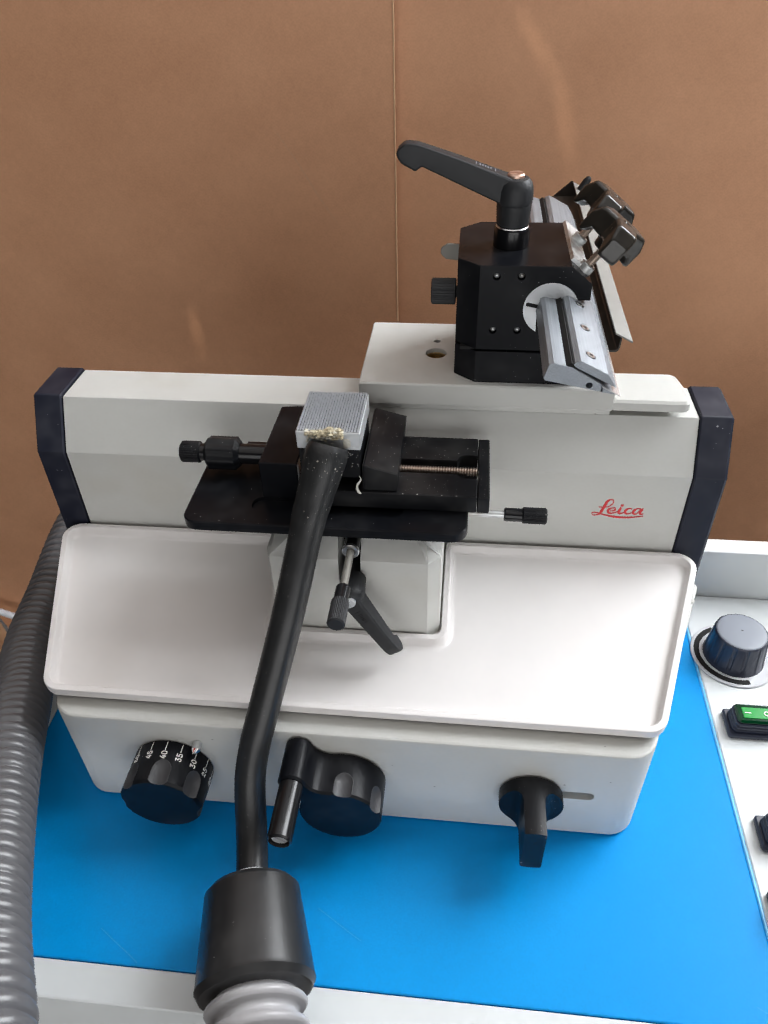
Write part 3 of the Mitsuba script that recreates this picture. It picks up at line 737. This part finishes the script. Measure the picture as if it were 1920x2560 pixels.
# ------------------------------------------------------------------ specimen vise on the lifting column
vs = thing("specimen_vise", "black specimen vise with knurled screws on a flat black plate above the tray", "vise")
zp = 0.1780
pp = fillet([(-0.0918, -0.0800), (0.0625, -0.0800), (0.0625, -0.0040), (-0.0918, -0.0040)], [0.0085, 0.0085, 0.003, 0.003], 10)
pb = solid(prism(pp, zp - 0.0062, zp, 0.0007))
pb = pb - solid(prism(fillet([(-0.0560, -0.0685), (0.0275, -0.0685), (0.0275, -0.0560), (-0.0560, -0.0560)], 0.0055, 8), zp - 0.0022, zp + 0.01, 0))
add(vs + "__base_plate", pb, "anodized", 28, "flat black base plate with a long shallow slot")
yb0, yb1, zb = -0.0617, -0.0060, 0.1888
bed = solid(box(-0.0296, 0.0668, yb0, yb1, zp + 0.0002, zb, 0.0005))
bed = bed - solid(box(-0.0550, 0.0640, -0.0420, -0.0290, zb - 0.0052, zb + 0.01, 0))
bed = bed - solid(prism(fillet([(0.0555, -0.0455), (0.0690, -0.0455), (0.0690, -0.0235), (0.0555, -0.0235)], [0.005, 0, 0, 0.005], 6), zb - 0.0075, zb + 0.01, 0))
add(vs + "__bed", bed, "dusty_black", 28, "grooved black vise bed")
add(vs + "__end_plate", box(0.0671, 0.0735, yb0 - 0.0003, yb1 - 0.0006, zp + 0.0002, zb + 0.0001, 0.0006), "dusty_black", 28, "black end plate at the right of the vise bed")
add(vs + "__added_white_bit", box(0.0610, 0.0668, -0.0450, -0.0395, 0.1815, 0.1845, 0.0003), "white_panel", 28)  # added pale block standing in for the tray reflection in the pocket
lj = [(-0.0503, yb0 + 0.0040), (-0.0308, yb0 + 0.0105), (-0.0308, 0.0035), (-0.0503, 0.0010)]
lj0 = fillet([(-0.0510, -0.0565), (-0.0300, -0.0565), (-0.0300, 0.0035), (-0.0502, 0.0010)], 0.0005, 3)
add(vs + "__left_jaw", prism(lj0, zp + 0.0002, 0.2018, 0.0005), "anodized", 20, "plain black left jaw")
yj0, yj1 = -0.0600, -0.0020
rj = fillet([(0.0062, zb + 0.0002), (0.0240, zb + 0.0002), (0.0246, 0.2003), (0.0066, 0.2052)], 0.0005, 3)
add(vs + "__right_jaw", prism(rj, yj0, yj1, 0.0005, "y"), "dusty_black", 20, "black right jaw with a sloping top")
add(vs + "__right_jaw__clamp_face", loft(ccw([(0.0056, zb + 0.0004), (0.0061, zb + 0.0004), (0.0065, 0.2046), (0.0060, 0.2046)]), [(0, yj0 + 0.001), (0, yj1 - 0.001)], "y"), "groove", False)
teeth = [tris(loft(ccw([(-0.0299, 0.1900 + q * 0.00115), (-0.0288, 0.1904 + q * 0.00115), (-0.0299, 0.1909 + q * 0.00115)]), [(0, -0.0563), (0, -0.0060)], "y")) for q in range(10)]
add(vs + "__left_jaw__serrations", join(*teeth), "bright_steel", False, "bright toothed steel face of the left jaw", kind="stuff")
ys, zs = -0.0362, 0.1865
add(vs + "__spindle", thread((0.0235, ys, zs), (1, 0, 0), 0.0445, 0.0026, 0.00150, 0.34), "thread_steel", 30, "bright threaded spindle in the groove of the bed")
yn, zn = -0.0330, 0.1906
add(vs + "__spindle_shaft", union(solid(rod((-0.0700, yn, zn), (1, 0, 0), 0.0220, 0.0058, 0.0003)), solid(box(-0.0660, -0.0500, yn + 0.002, yn + 0.010, 0.1850, 0.1925, 0.0004))), "shiny_black", 30)
add(vs + "__spindle_nut", lathe((-0.0882, yn, zn), (1, 0, 0), [(0, 0.0066), (0.0024, 0.0097), (0.0180, 0.0097), (0.0204, 0.0070)], 96, lambda th, t: 1 - 0.10 * (0.5 - 0.5 * np.cos(th * 8))), "dusty_black", 30, "black fluted nut at the left of the vise")
add(vs + "__spindle_nut__neck", rod((-0.0915, yn, zn), (1, 0, 0), 0.0040, 0.0050), "shiny_black", 30)
add(vs + "__spindle_knob", knurled((-0.1028, yn, zn), (1, 0, 0), 0.0118, 0.0062, 30, 0.06, 0.0008), "dusty_black", 30, "small black knurled knob at the left end")


def adjuster(o, d, rod0, c0, k0, k1, label):
    o, d = np.asarray(o, float), np.asarray(d, float)
    k = add(vs + "__adjusting_screw", rod(o + d * rod0, d, c0 - rod0 + 0.001, 0.0021, 0.0002), "dull_steel" if d[1] else "old_steel", 30, label)
    add(k + "__sleeve", lathe(o + d * c0, d, [(0, 0.0032), (0.0007, 0.0038), (k0 - c0, 0.0038)], 36), "shiny_black", 30)
    add(k + "__knob", knurled(o + d * k0, d, k1 - k0, 0.0046, 32, 0.05, 0.0007), "dull_black" if d[1] else "dusty_black", 30)


adjuster((0.0, -0.0478, 0.1668), (1, 0, 0), 0.0550, 0.0826, 0.0925, 0.1062, "steel adjusting screw with a black knurled knob at the right")
adjuster((0.0006, 0.0, 0.1630), (0, -1, 0), 0.0700, 0.1080, 0.1178, 0.1340, "steel adjusting screw with a black knurled knob pointing to the front")
add(vs + "__screw_boss", rod((0.0006, -0.045, 0.1632), (0, -1, 0), 0.0345, 0.0044, 0.0004), "shiny_black", 30, "black boss under the plate that holds the front screw")
add(vs + "__retaining_ring", solid(lathe((0.0006, -0.0797, 0.1632), (0, -1, 0), [(0, 0.0047), (0.0014, 0.0047), (0.0018, 0.0043)], 40)) - solid(rod((0.0006, -0.08, 0.1632), (0, -1, 0), 0.01, 0.0028, 0)) - solid(box(-0.0010, 0.0022, -0.09, -0.07, 0.155, 0.1632, 0)), "bright_steel", 30, "bright retaining ring round the front screw")
add(vs + "__screw_boss", box(0.035, 0.060, -0.0525, -0.0435, 0.1625, 0.1717, 0.0004), "shiny_black", 30)

# ------------------------------------------------------------------ specimen block clamped in the vise
sb = thing("specimen_block", "square metal block with a knurled top clamped between the vise jaws", "metal block")
bx0, bx1, by0, by1, bz0, bz1 = -0.0284, 0.0052, -0.0573, -0.0178, 0.2127, 0.2236
add(sb + "__metal_cap", box(bx0, bx1, by0, by1, bz0, bz1, 0.0005), "satin_steel", 28, "bare metal upper part of the block")
add(sb + "__black_base", box(bx0 + 0.0006, bx1 - 0.0006, by0 + 0.0004, by1 - 0.001, 0.1945, bz0 - 0.0001, 0.0005), "dusty_black", 28, "black lower part of the block")
add(sb + "__knurl_shade", box(bx0 + 0.0005, bx1 - 0.0005, by0 + 0.0005, by1 - 0.0005, bz1 - 0.0001, bz1 + 0.00012, 0), "groove", False, "dark sheet painting the shade in the valleys between the teeth")  # shade between the teeth, put in as a dark sheet
pv, pf = [], []
nx, ny = 23, 26
dx, dy = (bx1 - bx0 - 0.001) / nx, (by1 - by0 - 0.001) / ny
for i in range(nx):
    for j in range(ny):
        cx, cy = bx0 + 0.0005 + (i + 0.5) * dx, by0 + 0.0005 + (j + 0.5) * dy
        jx, jy, hh = rng.normal(0, 0.00003), rng.normal(0, 0.00003), 0.0012 + rng.normal(0, 0.00008)
        n0 = len(pv)
        a, b = dx * 0.37, dy * 0.45
        c_, d_ = dx * 0.20, dy * 0.16
        pv += [(cx - a, cy - b, bz1), (cx + a, cy - b, bz1), (cx + a, cy + b, bz1), (cx - a, cy + b, bz1)]
        pv += [(cx - c_ + jx, cy - d_ + jy, bz1 + hh), (cx + c_ + jx, cy - d_ + jy, bz1 + hh), (cx + c_ + jx, cy + d_ + jy, bz1 + hh), (cx - c_ + jx, cy + d_ + jy, bz1 + hh)]
        for q in range(4):
            r_ = (q + 1) % 4
            pf += [(n0 + q, n0 + r_, n0 + 4 + r_), (n0 + q, n0 + 4 + r_, n0 + 4 + q)]
        pf += [(n0 + 4, n0 + 5, n0 + 6), (n0 + 4, n0 + 6, n0 + 7)]
add(sb + "__knurl_teeth", (np.array(pv), np.array(pf)), "tooth_steel", False, "rows of small pyramid teeth on the metal block", kind="stuff")


def crumbs(n, centre, spread, size, clip=None):
    vs_, fs_, k = [], [], 0
    ico = trimesh.creation.icosphere(1, 1.0)
    iv, jf = np.array(ico.vertices), np.array(ico.faces)
    for _ in range(n):
        s = size * rng.uniform(0.4, 1.2)
        c = np.asarray(centre) + rng.normal(0, 1, 3) * spread
        if clip:
            c = clip(c)
        w = iv * (1 + 0.35 * rng.normal(0, 1, (len(iv), 1))) * s * np.array([rng.uniform(0.6, 1.5), rng.uniform(0.6, 1.4), rng.uniform(0.5, 1.0)])
        vs_.append(w + c); fs_.append(jf + k); k += len(iv)
    return np.vstack(vs_), np.vstack(fs_)


rs = thing("resin_residue", "crumbly yellow resin residue stuck on the front edge of the metal block", "residue", kind="stuff")


def _cl(c):
    c = np.array(c)
    c[0] = np.clip(c[0], -0.0228, -0.0040); c[1] = min(c[1], by0 + 0.0012)
    c[2] = np.clip(c[2], 0.2180, 0.2242 + (0.0012 if -0.013 < c[0] < -0.005 else 0))
    if c[1] > by0 - 0.0004:
        c[2] = max(c[2], bz1 - 0.0004)
    return c


add(rs + "__crumbs", join(crumbs(170, (-0.0140, by0 - 0.0006, 0.2224), (0.0050, 0.0007, 0.0012), 0.00075, _cl),
                          crumbs(130, (-0.0085, by0 - 0.0004, 0.2236), (0.0026, 0.0010, 0.0012), 0.00090, _cl)), "resin", False)
add(rs + "__pale_crumbs", join(crumbs(70, (-0.0150, by0 - 0.0008, 0.2222), (0.0050, 0.0008, 0.0014), 0.00070, _cl),
                               crumbs(60, (-0.0080, by0 - 0.0006, 0.2236), (0.0028, 0.0010, 0.0013), 0.00080, _cl)), "pale_resin", False)
sm = fillet([(-0.0040, 0.2195), (-0.0012, 0.2202), (0.0004, 0.2180), (0.0002, 0.2150), (-0.0018, 0.2135), (-0.0040, 0.2140)], 0.0009, 4)
add(rs + "__smear", loft(sm, [(0.0003, by0 - 0.0003), (0, by0 + 0.0001)], "y"), "pale_resin", 40, "whitish dried glue smear")


ps = thing("paper_scrap", "torn white scrap caught between the metal block and the right jaw", "scrap")
pts = np.array([(0.0040, -0.0600, 0.1985), (0.0047, -0.0603, 0.1955), (0.0030, -0.0607, 0.1928), (0.0038, -0.0622, 0.1895), (0.0052, -0.0625, 0.1885)])
cv, _ = spline(pts, 14)
add(ps, sweep(cv, np.interp(np.linspace(0, 1, 14), [0, 0.3, 0.55, 0.8, 1], [0.0002, 0.0006, 0.0008, 0.0011, 0.0003]), 7, lambda th, k: 0.55 + 0.45 * np.abs(np.cos(th + k * 0.4)) + 0.15 * np.sin(3 * th + k)), "paper", 40)

# ------------------------------------------------------------------ suction nozzle lying over the tray
sn = thing("suction_nozzle", "bent black suction tube with a large black cuff and pale hose, leaning over the tray", "suction nozzle")
tp_, L_ = spline([(-0.0108, -0.0602, 0.2175), (-0.0150, -0.0705, 0.2030), (-0.0193, -0.0810, 0.1880), (-0.0277, -0.1090, 0.1510), (-0.0345, -0.1255, 0.1250), (-0.0410, -0.1405, 0.1015), (-0.0434, -0.1458, 0.0930), (-0.0456, -0.1500, 0.0850), (-0.0474, -0.1540, 0.0765), (-0.0489, -0.1600, 0.0655), (-0.0486, -0.1674, 0.0548), (-0.0471, -0.1763, 0.0456), (-0.0454, -0.1852, 0.0392), (-0.0420, -0.2050, 0.0335)], 140)
sarc = np.linspace(0, 1, 140)
rad = np.interp(sarc, [0, 0.012, 0.03, 0.10, 0.2, 0.6, 1], [0.0100, 0.0110, 0.0112, 0.0098, 0.0086, 0.0083, 0.0082])


def oval(th, k):
    t = min(k / 30.0, 1)
    lump = 0.030 * np.exp(-((k - 21) / 3.0) ** 2) * np.cos(th * 3 + 1) + 0.02 * np.exp(-((k - 17) / 2.0) ** 2) * np.cos(5 * th)
    return (1 / ((np.abs(np.cos(th)) ** 2.4 + np.abs(np.sin(th)) ** 2.4) ** (1 / 2.4)) - 0.03) * (1 + lump) + 0.0 * t


tv, tfc = sweep(tp_, rad, 48, oval)
tv = np.array(tv)
add(sn + "__tube", (tv, tfc), "tube_black", 50, "bent black shrink-covered tube")
ca, cbm = np.array([-0.0412, -0.2060, 0.0328]), np.array([-0.0280, -0.2540, 0.0318])
cd = (cbm - ca) / np.linalg.norm(cbm - ca)
CL = np.linalg.norm(cbm - ca)
add(sn + "__cuff", lathe(ca, cd, [(-0.0022, 0.0180), (-0.0016, 0.0218), (0.0010, 0.0240), (0.0016, 0.0247), (CL - 0.0060, 0.0288), (CL - 0.0040, 0.0292), (CL - 0.0004, 0.0272), (CL, 0.0255)], 80), "cuff_black", 30, "large black turned cuff")
add(sn + "__gasket", lathe(ca, cd, [(-0.0072, 0.0112), (-0.0067, 0.0118), (-0.0018, 0.0118)], 48), "white_panel", 30, "white ring at the top of the cuff")
hp, HL = spline([tuple(ca + cd * (CL - 0.004)), tuple(ca + cd * (CL + 0.03)), tuple(ca + cd * (CL + 0.065) + [0.0, 0, -0.006]), tuple(ca + cd * (CL + 0.10) + [0, 0, -0.020])], 200)
hs = np.linspace(0, HL, 200)
add(sn + "__hose", sweep(hp, 0.0218 + 0.0026 * np.sign(np.cos(2 * PI * hs / 0.0098)) * np.abs(np.cos(2 * PI * hs / 0.0098)) ** 0.6, 56), "pale_hose", 60, "pale grey corrugated hose below the cuff")

# ------------------------------------------------------------------ grey corrugated hose at the left
gh = thing("corrugated_hose", "long grey corrugated hose curving down the left side of the bench", "hose")
gp, GL = spline([(-0.2850, 0.1500, -0.004), (-0.2777, 0.0691, -0.001), (-0.2671, 0.0202, 0.0015), (-0.2575, -0.0210, 0.0075), (-0.2243, -0.0935, 0.0310), (-0.1978, -0.1492, 0.0526), (-0.1739, -0.1982, 0.0685), (-0.1537, -0.2349, 0.0830), (-0.1365, -0.2637, 0.0950), (-0.1187, -0.2895, 0.1060), (-0.1000, -0.3180, 0.1130)], 900)
gs = np.linspace(0, GL, 900)
add(gh, sweep(gp, 0.0160 + 0.0029 * np.abs(np.sin(PI * gs / 0.0081)) ** 0.7, 44), "grey_hose", 60)
cbp, _ = spline([(-1.0, 0.38, -0.30), (-0.80, 0.378, -0.335), (-0.66, 0.375, -0.415), (-0.575, 0.37, -0.445), (-0.50, 0.36, -0.49)], 50)
cbl = thing("power_cable", "white cable crossing the cardboard at the left edge", "cable")
add(cbl, sweep(cbp, 0.0052, 16), "cable_white", True)

# ------------------------------------------------------------------ loose dust flakes on the vise and the tube
du = thing("dust_flakes", "pale dust flakes scattered over the black vise and suction tube tip", "dust", kind="stuff")
fl_ = []


def flakes(n, fn, s0, s1):
    for _ in range(n):
        c, nrm_ = fn()
        a, b, d = frame(nrm_)
        ang = rng.uniform(0, PI)
        e, w = a * math.cos(ang) + b * math.sin(ang), -a * math.sin(ang) + b * math.cos(ang)
        l, q = rng.uniform(s0, s1), rng.uniform(0.25, 0.6)
        c = np.asarray(c) + d * 0.0001
        v = np.array([c - e * l, c + w * l * q, c + e * l, c - w * l * q, c + d * l * 0.3])
        fl_.append((v, np.array([[0, 4, 3], [3, 4, 2], [2, 4, 1], [1, 4, 0], [0, 3, 2], [0, 2, 1]])))


flakes(26, lambda: ((rng.uniform(0.0255, 0.0655), rng.choice([rng.uniform(yb0 + 0.001, -0.044), rng.uniform(-0.027, yb1 - 0.001)]), zb), (0, 0, 1)), 0.00012, 0.0004)
flakes(34, lambda: ((lambda x: (x, rng.uniform(yj0 + 0.002, yj1 - 0.002), 0.2052 - (x - 0.0066) * 0.0049 / 0.018))(rng.uniform(0.008, 0.0235)), (0.26, 0, 0.96)), 0.00012, 0.00045)
flakes(24, lambda: ((rng.uniform(-0.088, 0.060), rng.uniform(-0.079, -0.070), zp), (0, 0, 1)), 0.0001, 0.0004)
flakes(16, lambda: ((rng.uniform(-0.0025, 0.0045), by0 + 0.0003, rng.uniform(0.198, 0.2115)), (0, -1, 0.2)), 0.0002, 0.0006)


def on_tube():
    k = int(abs(rng.normal(0, 9))) + 2
    th = int(rng.uniform(0, 48))
    p = tv[min(k, 100) * 48 + th]
    return p, p - tp_[min(k, 100)]


flakes(46, on_tube, 0.00008, 0.0003)
add(du, join(*fl_), "dust", False)
